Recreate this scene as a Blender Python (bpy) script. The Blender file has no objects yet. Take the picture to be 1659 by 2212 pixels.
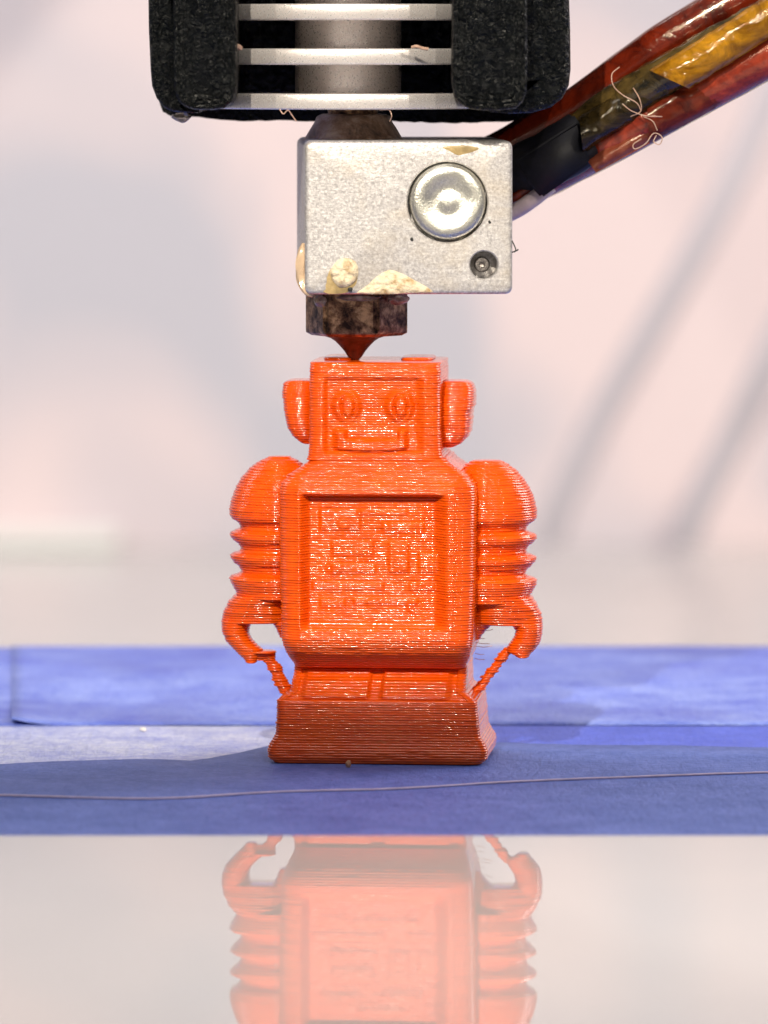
import bpy, bmesh, math, random
import numpy as np
from mathutils import Vector, Matrix, noise as mnoise

random.seed(4)
rng = np.random.default_rng(4)
scene = bpy.context.scene
C = scene.collection

# ------------------------------------------------------------------ camera (1 unit = 1 mm)
D0, FPX, HCAM, HORIZ = 464.0, 13000.0, 55.5, 100.0
cam_d = bpy.data.cameras.new("camera")
cam = bpy.data.objects.new("camera", cam_d)
C.objects.link(cam)
cam.location = (0, -D0, HCAM)
cam.rotation_euler = (math.radians(90), 0, 0)
cam_d.sensor_fit = 'VERTICAL'
cam_d.sensor_height = 400
cam_d.sensor_width = 300
cam_d.lens = FPX / 2212 * 400
cam_d.shift_y = -(1106 - HORIZ) / 2212
cam_d.clip_start, cam_d.clip_end = 5, 6000
cam_d.dof.use_dof = True
cam_d.dof.focus_distance = D0 + 0.5
cam_d.dof.aperture_fstop = cam_d.lens * 1e-3 / 4.5      # 4.5 mm pupil
scene.camera = cam
scene.view_settings.view_transform = 'Standard'
scene.view_settings.look = 'None'
scene.view_settings.exposure = 0
scene.view_settings.gamma = 1

# ------------------------------------------------------------------ world and lamps
w = bpy.data.worlds.new("World")
scene.world = w
w.use_nodes = True
w.node_tree.nodes["Background"].inputs[0].default_value = (1.0, 0.93, 0.90, 1)
w.node_tree.nodes["Background"].inputs[1].default_value = 0.20


def area(name, loc, target, sx, sy, watts, col):
    l = bpy.data.lights.new(name, 'AREA')
    l.shape = 'RECTANGLE'
    l.size, l.size_y, l.energy, l.color = sx, sy, watts, col
    o = bpy.data.objects.new(name, l)
    C.objects.link(o)
    o.location = loc
    o.rotation_euler = (Vector(target) - Vector(loc)).to_track_quat('-Z', 'Y').to_euler()
    return o


def spot(name, loc, edge, half, watts, col, blend, radius):
    """lamp whose round beam just clears the point `edge` with its lower border"""
    l = bpy.data.lights.new(name, 'SPOT')
    l.energy, l.color, l.spot_size, l.spot_blend, l.shadow_soft_size = watts, col, math.radians(2 * half), blend, radius
    o = bpy.data.objects.new(name, l)
    C.objects.link(o)
    o.location = loc
    d = Vector(edge) - Vector(loc)
    side = d.cross(Vector((0, 0, 1))).normalized()
    d.rotate(Matrix.Rotation(math.radians(half), 3, side))
    o.rotation_euler = d.to_track_quat('-Z', 'Y').to_euler()
    return o


for sx, pw in ((-500, 9e6), (-135, 28.0e6), (180, 9.0e6), (600, 10.0e6)):  # unseen spots added for the glints, beams cut off above the feet
    spot("added_front_spot", (sx, -720, 470), (0, 0, 4.6), 11, pw, (1.0, 0.90, 0.74), .03, 4)
area("top_lamp", (10, -120, 520), (0, 0, 20), 260, 120, 0.5e6, (1.0, 0.96, 0.92))
pl_ = area("added_plate_fill", (25, -150, 170), (8, -92, 0), 90, 50, 1.75e4, (1.0, 0.93, 0.84))  # added fill with no real source, brightens the plate alone
pl_.data.spread = math.radians(50)
area("rim_lamp", (330, 190, 210), (0, 5, 20), 160, 160, 0.9e6, (1.0, 0.93, 0.93))
area("wall_fill_warm", (420, 420, 560), (260, 900, 60), 300, 300, 3.6e6, (1.0, 0.90, 0.89))  # unseen fill added to turn the wall's right side pinkish
area("wall_fill_cool", (-420, 420, 560), (-260, 900, 60), 300, 300, 2.35e6, (0.92, 0.94, 1.0))  # its added counterpart, cools the wall on the left


# ------------------------------------------------------------------ helpers
def P(px, py, y):
    """photograph measurement (2212 px high) of a point standing y mm behind the bed mark -> place in mm"""
    d = D0 + y
    return Vector(((px - 829.5) * d / FPX, y, HCAM - (py - HORIZ) * d / FPX))


def link(name, me, mat=None, parent=None, smooth=True):
    o = bpy.data.objects.new(name, me)
    C.objects.link(o)
    if mat is not None:
        me.materials.append(mat)
    if smooth and len(me.polygons):
        me.polygons.foreach_set("use_smooth", np.ones(len(me.polygons), dtype=bool))
    if parent is not None:
        o.parent = parent
    return o


def np_mesh(name, V, F):
    me = bpy.data.meshes.new(name)
    V = np.asarray(V, dtype=np.float32)
    n = len(V)
    me.vertices.add(n)
    me.vertices.foreach_set("co", V.ravel())
    tot = [len(f) for f in F] if not isinstance(F, np.ndarray) else None
    if isinstance(F, np.ndarray):
        nf, k = F.shape
        me.loops.add(nf * k)
        me.loops.foreach_set("vertex_index", F.astype(np.int32).ravel())
        me.polygons.add(nf)
        me.polygons.foreach_set("loop_start", np.arange(0, nf * k, k, dtype=np.int32))
    else:
        flat = [i for f in F for i in f]
        me.loops.add(len(flat))
        me.loops.foreach_set("vertex_index", flat)
        me.polygons.add(len(F))
        me.polygons.foreach_set("loop_start", np.concatenate([[0], np.cumsum(tot)[:-1]]).astype(np.int32))
    me.update(calc_edges=True)
    me.validate()
    return me


def bm_obj(name, bm, mat, parent=None, smooth=True, sharp=None):
    bmesh.ops.recalc_face_normals(bm, faces=bm.faces[:])
    me = bpy.data.meshes.new(name)
    bm.to_mesh(me)
    bm.free()
    o = link(name, me, mat, parent, smooth)
    if sharp is not None:
        me.set_sharp_from_angle(angle=math.radians(sharp))
    return o


def empty(name, loc=(0, 0, 0), rz=0.0):
    o = bpy.data.objects.new(name, None)
    C.objects.link(o)
    o.location = loc
    o.rotation_euler = (0, 0, rz)
    o.empty_display_size = 2
    return o


def tag(o, label=None, cat=None, group=None, kind=None):
    if label: o["label"] = label
    if cat: o["category"] = cat
    if group: o["group"] = group
    if kind: o["kind"] = kind
    return o


def tube_bm(bm, pts, radii, seg=14, cap=True, wob=0.0, seed=0.0, squash=None):
    pts = [Vector(p) for p in pts]
    n = len(pts)
    if not hasattr(radii, '__len__'):
        radii = [radii] * n
    up = Vector((0, -1, 0.01)).normalized()
    rings = []
    for i, p in enumerate(pts):
        t = (pts[min(i + 1, n - 1)] - pts[max(i - 1, 0)]).normalized()
        a = t.cross(up)
        if a.length < 1e-3:
            a = t.cross(Vector((1, 0, 0)))
        a.normalize()
        b = a.cross(t).normalized()
        ring = []
        for k in range(seg):
            th = 2 * math.pi * k / seg
            r = radii[i]
            if wob:
                r *= 1 + wob * mnoise.noise(Vector((p.x * .6 + seed, p.z * .6 + k * .9, p.y * .6 + seed)))
            q = squash if squash else 1.0
            ring.append(bm.verts.new(p + a * (math.cos(th) * r) + b * (math.sin(th) * r * q)))
        rings.append(ring)
    for i in range(n - 1):
        for k in range(seg):
            bm.faces.new((rings[i][k], rings[i][(k + 1) % seg], rings[i + 1][(k + 1) % seg], rings[i + 1][k]))
    if cap:
        bm.faces.new(rings[0][::-1])
        bm.faces.new(rings[-1])


def spline(pts, n=40):
    """Catmull-Rom through the points"""
    pts = [Vector(p) for p in pts]
    pts = [pts[0] * 2 - pts[1]] + pts + [pts[-1] * 2 - pts[-2]]
    out = []
    m = len(pts) - 3
    for i in range(m):
        a, b, c, d = pts[i:i + 4]
        k = max(2, n // m)
        for j in range(k + (1 if i == m - 1 else 0)):
            t = j / k
            out.append(0.5 * ((2 * b) + (c - a) * t + (2 * a - 5 * b + 4 * c - d) * t * t + (3 * b - a - 3 * c + d) * t ** 3))
    return out


def lathe_bm(bm, profile, cx, cy, seg=64, cap=True):
    rings = []
    for r, z in profile:
        rings.append([bm.verts.new((cx + r * math.cos(2 * math.pi * k / seg), cy + r * math.sin(2 * math.pi * k / seg), z)) for k in range(seg)])
    for i in range(len(rings) - 1):
        for k in range(seg):
            bm.faces.new((rings[i][k], rings[i][(k + 1) % seg], rings[i + 1][(k + 1) % seg], rings[i + 1][k]))
    if cap:
        bm.faces.new(rings[0][::-1])
        bm.faces.new(rings[-1])


# ------------------------------------------------------------------ materials
def mat(name):
    m = bpy.data.materials.new(name)
    m.use_nodes = True
    nt = m.node_tree
    return m, nt, nt.nodes["Principled BSDF"]


def nd(nt, t, **kw):
    n = nt.nodes.new(t)
    for k, v in kw.items():
        if k in n.inputs:
            n.inputs[k].default_value = v
        else:
            setattr(n, k, v)
    return n


def coords(nt, scale=(1, 1, 1)):
    tc = nt.nodes.new('ShaderNodeTexCoord')
    mp = nt.nodes.new('ShaderNodeMapping')
    mp.inputs['Scale'].default_value = scale
    nt.links.new(tc.outputs['Object'], mp.inputs['Vector'])
    return mp.outputs['Vector']


def ramp(nt, src, stops):
    r = nt.nodes.new('ShaderNodeValToRGB')
    e = r.color_ramp.elements
    while len(e) < len(stops):
        e.new(0.5)
    for el, (p, c) in zip(e, stops):
        el.position = p
        el.color = c if len(c) == 4 else (*c, 1)
    nt.links.new(src, r.inputs['Fac'])
    return r.outputs['Color']


def noise_tex(nt, vec, scale, detail=3, rough=0.55, dist=0.0):
    n = nd(nt, 'ShaderNodeTexNoise', Scale=scale, Detail=detail, Roughness=rough, Distortion=dist)
    nt.links.new(vec, n.inputs['Vector'])
    return n.outputs['Fac']


def bump(nt, b, hsrc, strength, dist):
    n = nd(nt, 'ShaderNodeBump', Strength=strength, Distance=dist)
    nt.links.new(hsrc, n.inputs['Height'])
    prev = b.inputs['Normal'].links
    if prev:
        nt.links.new(prev[0].from_socket, n.inputs['Normal'])
    nt.links.new(n.outputs['Normal'], b.inputs['Normal'])


def mix(nt, fac, a, b):
    m = nt.nodes.new('ShaderNodeMix')
    m.data_type = 'RGBA'
    if isinstance(fac, (int, float)): m.inputs[0].default_value = fac
    else: nt.links.new(fac, m.inputs[0])
    for i, v in ((6, a), (7, b)):
        if isinstance(v, tuple): m.inputs[i].default_value = v if len(v) == 4 else (*v, 1)
        else: nt.links.new(v, m.inputs[i])
    return m.outputs[2]


def simple(name, col, rough, metal=0.0, coat=0.0, var=0.12, vscale=1.0, bs=0.0, bscale=6.0, bd=0.05):
    m, nt, b = mat(name)
    v = coords(nt)
    n = noise_tex(nt, v, vscale, 4)
    c0 = tuple(max(0, c * (1 - var)) for c in col)
    c1 = tuple(min(1, c * (1 + var)) for c in col)
    nt.links.new(ramp(nt, n, [(0.3, c0), (0.7, c1)]), b.inputs['Base Color'])
    b.inputs['Roughness'].default_value = rough
    b.inputs['Metallic'].default_value = metal
    b.inputs['Coat Weight'].default_value = coat
    b.inputs['Coat Roughness'].default_value = 0.08
    if bs:
        bump(nt, b, noise_tex(nt, v, bscale, 4), bs, bd)
    return m


def make_plastic():
    m, nt, b = mat("orange_print_plastic")
    v = coords(nt, (1, 1, 1))
    n = noise_tex(nt, v, 0.6, 3)
    nt.links.new(ramp(nt, n, [(0.3, (0.75, 0.078, 0.0015)), (0.7, (0.82, 0.104, 0.003))]), b.inputs['Base Color'])
    vs = coords(nt, (1.0, 1.0, 1.4))
    rn = noise_tex(nt, vs, 2.2, 2)
    rr = ramp(nt, rn, [(0.35, (0.08,) * 3), (0.7, (0.17,) * 3)])
    nt.links.new(rr, b.inputs['Roughness'])
    b.inputs['IOR'].default_value = 1.5
    b.inputs['Specular IOR Level'].default_value = 0.6
    b.inputs['Subsurface Weight'].default_value = 0.12
    b.inputs['Subsurface Radius'].default_value = (1.0, 0.35, 0.1)
    b.inputs['Subsurface Scale'].default_value = 0.5
    bump(nt, b, noise_tex(nt, vs, 2.8, 2, 0.5), 0.5, 0.04)
    return m


def make_tape(name, c_lo, c_hi, rough, stain=0.0, seed=0.0):
    m, nt, b = mat(name)
    v = coords(nt)
    v2 = coords(nt, (1.0, 1.0, 1.0))
    fib = noise_tex(nt, v, 1.6, 6, 0.7, 0.6)
    big = noise_tex(nt, v2, 0.045 + seed * .003, 3, 0.5, 0.4)
    cl = noise_tex(nt, v, 0.22, 5, 0.65, 0.4)
    fm = nd(nt, 'ShaderNodeMath', operation='MULTIPLY_ADD')
    nt.links.new(cl, fm.inputs[0])
    fm.inputs[1].default_value = 0.9
    nt.links.new(fib, fm.inputs[2])
    fs = nd(nt, 'ShaderNodeMath', operation='SUBTRACT')
    nt.links.new(fm.outputs[0], fs.inputs[0])
    fs.inputs[1].default_value = 0.45
    col = ramp(nt, fs.outputs[0], [(0.28, c_lo), (0.72, c_hi)])
    col = mix(nt, ramp(nt, big, [(0.45, (0, 0, 0)), (0.7, (stain,) * 3)]), col, (0.05, 0.08, 0.52))
    nt.links.new(col, b.inputs['Base Color'])
    b.inputs['Roughness'].default_value = rough
    bump(nt, b, noise_tex(nt, v, 2.2, 5, 0.7), 0.8, 0.16)
    crepe = coords(nt, (1.6, 0.35, 1))
    bump(nt, b, noise_tex(nt, crepe, 1.0, 4, 0.6, 0.5), 0.8, 0.25)
    return m


def make_alu(name, tint, rough, sparkle=0.35, metal=1.0):
    m, nt, b = mat(name)
    v = coords(nt)
    n = noise_tex(nt, v, 0.35, 4)
    f = noise_tex(nt, v, 5.5, 2, 0.7)
    c = mix(nt, 0.5, ramp(nt, n, [(0.3, tuple(t * .86 for t in tint)), (0.7, tint)]),
            ramp(nt, f, [(0.35, tuple(t * .60 for t in tint)), (0.65, tuple(min(1, t * 1.22) for t in tint))]))
    nt.links.new(c, b.inputs['Base Color'])
    b.inputs['Metallic'].default_value = metal
    nt.links.new(ramp(nt, f, [(0.3, (rough * 1.2,) * 3), (0.7, (rough * .7,) * 3)]), b.inputs['Roughness'])
    bump(nt, b, noise_tex(nt, v, 6.0, 3, 0.7), sparkle, 0.06)
    return m


def make_black():
    m, nt, b = mat("black_print_plastic")
    v = coords(nt)
    big = noise_tex(nt, v, 0.8, 5, 0.65)
    nt.links.new(ramp(nt, big, [(0.3, (0.0010, 0.0014, 0.0018)), (0.75, (0.0040, 0.0050, 0.0055))]), b.inputs['Base Color'])
    nt.links.new(ramp(nt, noise_tex(nt, v, 1.1, 4, 0.7), [(0.35, (0.17,) * 3), (0.65, (0.36,) * 3)]), b.inputs['Roughness'])
    b.inputs['Specular IOR Level'].default_value = 0.18
    lump = ramp(nt, noise_tex(nt, v, 1.3, 3, 0.6, 1.2), [(0.40, (0, 0, 0)), (0.72, (1, 1, 1))])
    bump(nt, b, lump, 0.7, 0.5)
    bump(nt, b, noise_tex(nt, coords(nt, (1.0, 1.0, 5.0)), 1.2, 3), 0.4, 0.12)
    return m


def make_brass():
    m, nt, b = mat("burnt_brass")
    v = coords(nt)
    n = noise_tex(nt, v, 0.8, 6, 0.7, 0.3)
    nt.links.new(ramp(nt, n, [(0.38, (0.03, 0.016, 0.012)), (0.49, (0.20, 0.105, 0.06)), (0.62, (0.58, 0.35, 0.20))]), b.inputs['Base Color'])
    b.inputs['Metallic'].default_value = 0.85
    nt.links.new(ramp(nt, n, [(0.3, (0.55,) * 3), (0.7, (0.3,) * 3)]), b.inputs['Roughness'])
    bump(nt, b, noise_tex(nt, v, 2.5, 5, 0.7), 0.6, 0.12)
    return m


def make_goo():
    m, nt, b = mat("burnt_plastic_residue")
    v = coords(nt)
    n = noise_tex(nt, v, 0.6, 6, 0.7, 0.4)
    nt.links.new(ramp(nt, n, [(0.35, (0.07, 0.04, 0.028)), (0.5, (0.30, 0.19, 0.13)), (0.66, (0.56, 0.43, 0.35))]), b.inputs['Base Color'])
    b.inputs['Roughness'].default_value = 0.28
    bump(nt, b, noise_tex(nt, v, 1.2, 4), 0.6, 0.2)
    return m


def make_wrap(name, lo, hi, rough=0.16):
    m, nt, b = mat(name)
    v = coords(nt)
    n = noise_tex(nt, v, 0.45, 5, 0.65, 1.0)
    nt.links.new(ramp(nt, n, [(0.32, lo), (0.72, hi)]), b.inputs['Base Color'])
    b.inputs['Roughness'].default_value = rough
    b.inputs['Coat Weight'].default_value = 0.7
    b.inputs['Coat Roughness'].default_value = 0.06
    b.inputs['Coat Tint'].default_value = (1, .85, .6, 1)
    bump(nt, b, noise_tex(nt, v, 1.3, 3, 0.6, 1.5), 0.5, 0.12)
    return m


def make_wall():
    m, nt, b = mat("mottled_wall_paint")
    v = coords(nt, (1, 1, 0.8))
    n = noise_tex(nt, v, 0.013, 2, 0.4, 0.8)
    nt.links.new(ramp(nt, n, [(0.40, (0.57, 0.565, 0.625)), (0.60, (0.83, 0.705, 0.705))]), b.inputs['Base Color'])
    b.inputs['Roughness'].default_value = 0.9
    return m


ORANGE = make_plastic()
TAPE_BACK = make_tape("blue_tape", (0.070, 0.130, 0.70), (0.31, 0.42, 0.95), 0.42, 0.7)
TAPE_PALE = make_tape("pale_blue_tape", (0.25, 0.32, 0.78), (0.74, 0.79, 0.98), 0.40, 0.1, 1)  # paler blue for the left half of the middle strip
TAPE_DEEP = make_tape("deep_blue_tape", (0.045, 0.095, 0.62), (0.10, 0.17, 0.86), 0.5, 0.2, 2)  # deeper blue for the right half of the middle strip
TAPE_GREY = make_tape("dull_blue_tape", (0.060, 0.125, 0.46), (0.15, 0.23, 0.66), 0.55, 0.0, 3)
TAPE_GREY.node_tree.nodes["Principled BSDF"].inputs["Specular IOR Level"].default_value = .3


def make_block():
    m, nt, b = mat("blasted_aluminium")
    v = coords(nt)
    fine = noise_tex(nt, v, 4.0, 3, 0.75)
    big = noise_tex(nt, v, 0.22, 4, 0.6, 0.5)
    c = ramp(nt, fine, [(0.32, (0.34, 0.325, 0.33)), (0.52, (0.57, 0.55, 0.55)), (0.70, (0.86, 0.84, 0.83))])
    c = mix(nt, ramp(nt, big, [(0.46, (0, 0, 0)), (0.80, (.5,) * 3)]), c, (0.60, 0.49, 0.33))
    sc = noise_tex(nt, coords(nt, (.35, 1, 5.0)), 1.6, 3, 0.7, 0.3)
    c = mix(nt, ramp(nt, sc, [(0.60, (0, 0, 0)), (0.72, (.5,) * 3)]), c, (0.85, 0.83, 0.80))
    nt.links.new(c, b.inputs['Base Color'])
    b.inputs['Metallic'].default_value = 0.55
    nt.links.new(ramp(nt, fine, [(0.3, (0.55,) * 3), (0.7, (0.36,) * 3)]), b.inputs['Roughness'])
    bump(nt, b, noise_tex(nt, v, 4.5, 3, 0.7), 0.8, 0.03)
    bump(nt, b, sc, 0.3, 0.03)
    return m


ALU_BLOCK = make_block()
ALU_FIN = make_alu("turned_aluminium", (0.97, 0.89, 0.86), 0.33, 0.35, 0.62)
STEEL = make_alu("nickel_steel", (0.80, 0.79, 0.71), 0.36, 0.6)
DARK_STEEL = make_alu("dark_steel", (0.22, 0.20, 0.19), 0.4, 0.6)
BLACK = make_black()
BRASS = make_brass()
GOO = make_goo()
CREAM = simple("cream_residue", (0.66, 0.56, 0.40), 0.5, var=.15, vscale=1.2, bs=.8, bscale=2.5, bd=.3)
CREAM.node_tree.nodes["Color Ramp"].color_ramp.elements[0].color = (0.42, 0.27, 0.12, 1)
CREAM.node_tree.nodes["Color Ramp"].color_ramp.elements[1].position = .52
STAIN = simple("yellowed_residue", (0.40, 0.29, 0.13), 0.4, var=.35, vscale=1.0, bs=.4, bscale=3, bd=.1)
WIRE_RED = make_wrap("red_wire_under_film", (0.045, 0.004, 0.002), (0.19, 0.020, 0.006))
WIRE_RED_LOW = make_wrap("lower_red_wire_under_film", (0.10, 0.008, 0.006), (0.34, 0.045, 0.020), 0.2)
AMBER = make_wrap("amber_film", (0.22, 0.085, 0.004), (0.85, 0.48, 0.03), 0.12)
DARKFILM = make_wrap("dark_olive_film", (0.006, 0.006, 0.004), (0.12, 0.085, 0.03), 0.15)
SLEEVE = simple("black_sleeve", (0.002, 0.002, 0.007), 0.6, var=.4, vscale=1.5, bs=.3, bscale=4)
WIRE_WHITE = simple("pale_wire", (0.55, 0.45, 0.47), 0.4)
WISP = simple("pale_strand", (0.50, 0.32, 0.24), 0.4)
PINKSTRAND = simple("pink_strand", (0.70, 0.57, 0.72), 0.6)
WALLM = make_wall()
CABLE = simple("pale_grey_cable", (0.60, 0.57, 0.62), 0.8)
HOLE = simple("hole_black", (0.01, 0.01, 0.01), 0.6)
BEDM = simple("bed_glass_plate", (0.05, 0.07, 0.10), 0.2)
TABLEM = simple("beige_tabletop", (0.565, 0.56, 0.535), 0.16, var=.04, vscale=.02)
TRIM = simple("white_trim", (0.84, 0.84, 0.81), 0.5, var=.03)


def make_plate():
    m, nt, b = mat("pale_glossy_plate")
    v = coords(nt)
    n = noise_tex(nt, v, 0.02, 3)
    nt.links.new(ramp(nt, n, [(0.3, (0.74, 0.71, 0.67)), (0.7, (0.80, 0.745, 0.69))]), b.inputs['Base Color'])
    sm = noise_tex(nt, coords(nt, (1, .5, 1)), 0.05, 4, 0.6, 0.5)
    nt.links.new(ramp(nt, sm, [(0.35, (0.008,) * 3), (0.75, (0.022,) * 3)]), b.inputs['Roughness'])
    b.inputs['IOR'].default_value = 1.75
    return m


PLATE = make_plate()

# ------------------------------------------------------------------ setting
WALL_Y = 900.0
TABLE_Z = -58.0


def box_bm(bm, x0, x1, y0, y1, z0, z1, bev=0.0, seg=2):
    r = bmesh.ops.create_cube(bm, size=1)
    vs = r['verts']
    for v in vs:
        v.co = Vector((x0 if v.co.x < 0 else x1, y0 if v.co.y < 0 else y1, z0 if v.co.z < 0 else z1))
    if bev:
        es = {e for v in vs for e in v.link_edges}
        bmesh.ops.bevel(bm, geom=list(es), offset=bev, segments=seg, affect='EDGES', profile=0.5)


bm = bmesh.new(); box_bm(bm, -900, 900, WALL_Y, WALL_Y + 20, TABLE_Z - 40, 900)
tag(bm_obj("wall", bm, WALLM, smooth=False), "pale mottled pink and grey wall far behind the printer", kind="structure")
bm = bmesh.new(); box_bm(bm, -900, 900, -900, WALL_Y - 0.5, TABLE_Z - 30, TABLE_Z)
tag(bm_obj("tabletop", bm, TABLEM, smooth=False), "beige satin tabletop behind the blue bed", kind="structure")
bm = bmesh.new(); box_bm(bm, -900, -60, WALL_Y - 8, WALL_Y - 0.3, TABLE_Z + .2, TABLE_Z + 4.5, .8)
tag(bm_obj("skirting_strip", bm, TRIM, smooth=False), "whitish strip along the foot of the wall", kind="structure")

# two cables hanging slantwise in front of the wall
for pts, r, lab in (
        ([P(1690, 150, 760), P(1560, 440, 760), P(1420, 690, 765), P(1310, 880, 770), P(1215, 1075, 775), P(1190, 1160, 778)], 2.9,
         "blurred grey cable slanting down the wall beside the robot's right shoulder"),
        ([P(1800, 500, 760), P(1660, 780, 765), P(1590, 930, 770), P(1510, 1090, 775), P(1480, 1165, 778)], 2.9,
         "blurred grey cable slanting across the right border of the photo")):
    bm = bmesh.new()
    tube_bm(bm, spline(pts, 40), r, 16)
    tag(bm_obj("background_cable", bm, CABLE), lab, "cable", "blurred cables in front of the wall")

# ------------------------------------------------------------------ print bed with its tape
bed = empty("print_bed", (0, 20, -3))
tag(bed, "flat print bed covered in strips of blue masking tape", "print bed")


def bed_part(name, bm, m, smooth=False):
    bmesh.ops.translate(bm, verts=bm.verts[:], vec=(0, -20, 3))
    return bm_obj(name, bm, m, bed, smooth)


BX = 105
bm = bmesh.new(); box_bm(bm, -BX, BX, -140, 98.5, -4.2, -1.1, .3)
bed_part("bed_plate", bm, BEDM)


def strip(name, back, front, m, z, x0, x1, lift=None, step=1.2, th=.12, slant=0.0):
    """one strip of tape: back(x), front(x) give its edges; lift(x,y) raises it"""
    bm = bmesh.new()
    nx = int((x1 - x0) / step)
    ny = 26
    g = []
    for j in range(ny + 1):
        row = []
        for i in range(nx + 1):
            x = x0 + (x1 - x0) * i / nx
            if slant:
                x += slant * (j / ny) * (1 - i / nx)
            yb, yf = back(x), front(x)
            y = yf + (yb - yf) * j / ny
            zz = z - .9 * max(0, (y - 91) / 8) ** 2 + 0.05 * mnoise.noise(Vector((x * .09, y * .12, z * 30))) + (lift(x, y) if lift else 0)
            row.append(bm.verts.new((x, y, zz)))
        g.append(row)
    for j in range(ny):
        for i in range(nx):
            bm.faces.new((g[j][i], g[j][i + 1], g[j + 1][i + 1], g[j + 1][i]))
    ed = [e for e in bm.edges if e.is_boundary]
    r = bmesh.ops.extrude_edge_only(bm, edges=ed)
    for v in r['geom']:
        if isinstance(v, bmesh.types.BMVert):
            v.co.z -= th
    return bed_part(name, bm, m, True)


wv = lambda x, s, a: a * mnoise.noise(Vector((x * .11, s, 1.7))) + a * .4 * mnoise.noise(Vector((x * .5, s, 9.7)))
xf = P(25, 1560, 28.5).x


def fold(x, y):
    t = max(0, 1 - (x - xf) / 4.8) * max(0, 1 - (y - 28.5) / 20.0)
    return 0.55 * t * t


strip("tape_strip", lambda x: 99.0 + wv(x, 4, .1), lambda x: 28.6 + wv(x, 1, .15), TAPE_BACK, 0.03, xf, BX, fold, slant=P(25, 1480, 99).x - xf)
strip("tape_strip", lambda x: 99.0 + wv(x, 4, .1), lambda x: 28.6 + wv(x, 1, .15), TAPE_BACK, -0.10, -BX, xf + 6)
eb_pts = [(-110, 1), (P(0, 0, 3).x, 1.0), (P(120, 0, 3).x, 3.0), (P(330, 0, 3).x, 4.6), (P(420, 0, 3).x, 3.8), (P(520, 0, 3).x, 9.0), (P(580, 0, 3).x, 13.5),
          (P(800, 0, 3).x, 16), (P(1060, 0, 3).x, 16.0), (P(1300, 0, 3).x, 14.0), (P(1659, 0, 3).x, 12.5), (110, 11)]
ex = np.array([p[0] for p in eb_pts]); ey = np.array([p[1] for p in eb_pts])
edge_c = lambda x: float(np.interp(x, ex, ey)) + wv(x, 7, .8)
xm = P(800, 1600, 18).x
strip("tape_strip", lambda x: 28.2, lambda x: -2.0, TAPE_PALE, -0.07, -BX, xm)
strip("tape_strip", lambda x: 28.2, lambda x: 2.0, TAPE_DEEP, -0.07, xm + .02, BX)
strip("tape_strip", edge_c, lambda x: -120.0, TAPE_GREY, 0.03, -BX, BX)

# a thin strand lying over the front tape, a blob under the robot's edge and a white crumb
bm = bmesh.new()
st = [P(-150, 1722, -19), P(0, 1720, -19), P(330, 1728, -21), P(600, 1716, -17), P(860, 1708, -15), P(1100, 1692, -11), P(1350, 1680, -8), P(1659, 1671, -5), P(1800, 1668, -5)]
tube_bm(bm, [Vector((p.x, p.y, .12)) for p in spline(st, 80)], .085, 8, wob=.3)
tag(bm_obj("loose_strand", bm, PINKSTRAND), "thin pinkish strand lying right across the front tape", "strand")
bm = bmesh.new()
c = P(753, 1662, -1.2)
bmesh.ops.create_icosphere(bm, subdivisions=3, radius=1)
for v in bm.verts:
    k = 1 + .25 * mnoise.noise(v.co * 1.7)
    v.co = Vector((c.x + v.co.x * .23 * k, -1.2 + v.co.y * .23 * k, .30 + v.co.z * .30 * k))
tag(bm_obj("plastic_blob", bm, simple("tan_plastic", (.52, .26, .15), .35, bs=.3)), "tiny tan blob of plastic at the foot of the robot", "plastic blob")
bm = bmesh.new()
c = P(310, 1578, 24)
bmesh.ops.create_icosphere(bm, subdivisions=2, radius=1)
for v in bm.verts:
    k = 1 + .5 * mnoise.noise(v.co * 1.3)
    v.co = Vector((c.x + v.co.x * .30 * k, 24 + v.co.y * .5 * k, .12 + v.co.z * .16 * k))
tag(bm_obj("white_crumb", bm, simple("white_scrap", (.85, .82, .78), .6)), "tiny white crumb on the pale tape left of the robot", "crumb")

# ------------------------------------------------------------------ pale glossy plate in front, mirrors the robot
bm = bmesh.new(); box_bm(bm, -90, 90, -150, -42.7, 0.10, 0.25, .04, 2)
pl = bm_obj("glossy_plate", bm, PLATE, smooth=False)
tag(pl, "pale glossy plate in front of the bed mirroring the robot", "glossy plate")

# ------------------------------------------------------------------ the printed robot, grown layer by layer
robot = empty("toy_robot", (0.12, 6.05, 0.05), math.radians(-5.0))
tag(robot, "orange 3D-printed toy robot standing on blue tape under the nozzle", "toy robot")
LAYER = 0.2
US = np.array([0.03, 0.2, 0.42, 0.9, 0.97])
BEAD = np.array([-.03, 0.044, 0.055, 0.023, -.035]) - .028      # each pass: a blunt lip and a long face leaning back


def layer_z(z0, z1):
    k0, k1 = int(round(z0 / LAYER)), int(round(z1 / LAYER))
    z = (np.arange(k0, k1)[:, None] + US[None, :]).ravel() * LAYER
    return z


def bead(z):
    return np.tile(BEAD, len(z) // len(US))


def smooth_noise(nrows, ncols, corr, amp):
    """per layer noise along the outline, closed"""
    k = max(4, int(ncols / corr))
    a = rng.normal(0, 1, (nrows, k))
    xs = np.arange(ncols) / ncols * k
    i = np.floor(xs).astype(int)
    f = xs - i
    f = f * f * (3 - 2 * f)
    return amp * (a[:, i % k] * (1 - f) + a[:, (i + 1) % k] * f)


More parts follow.
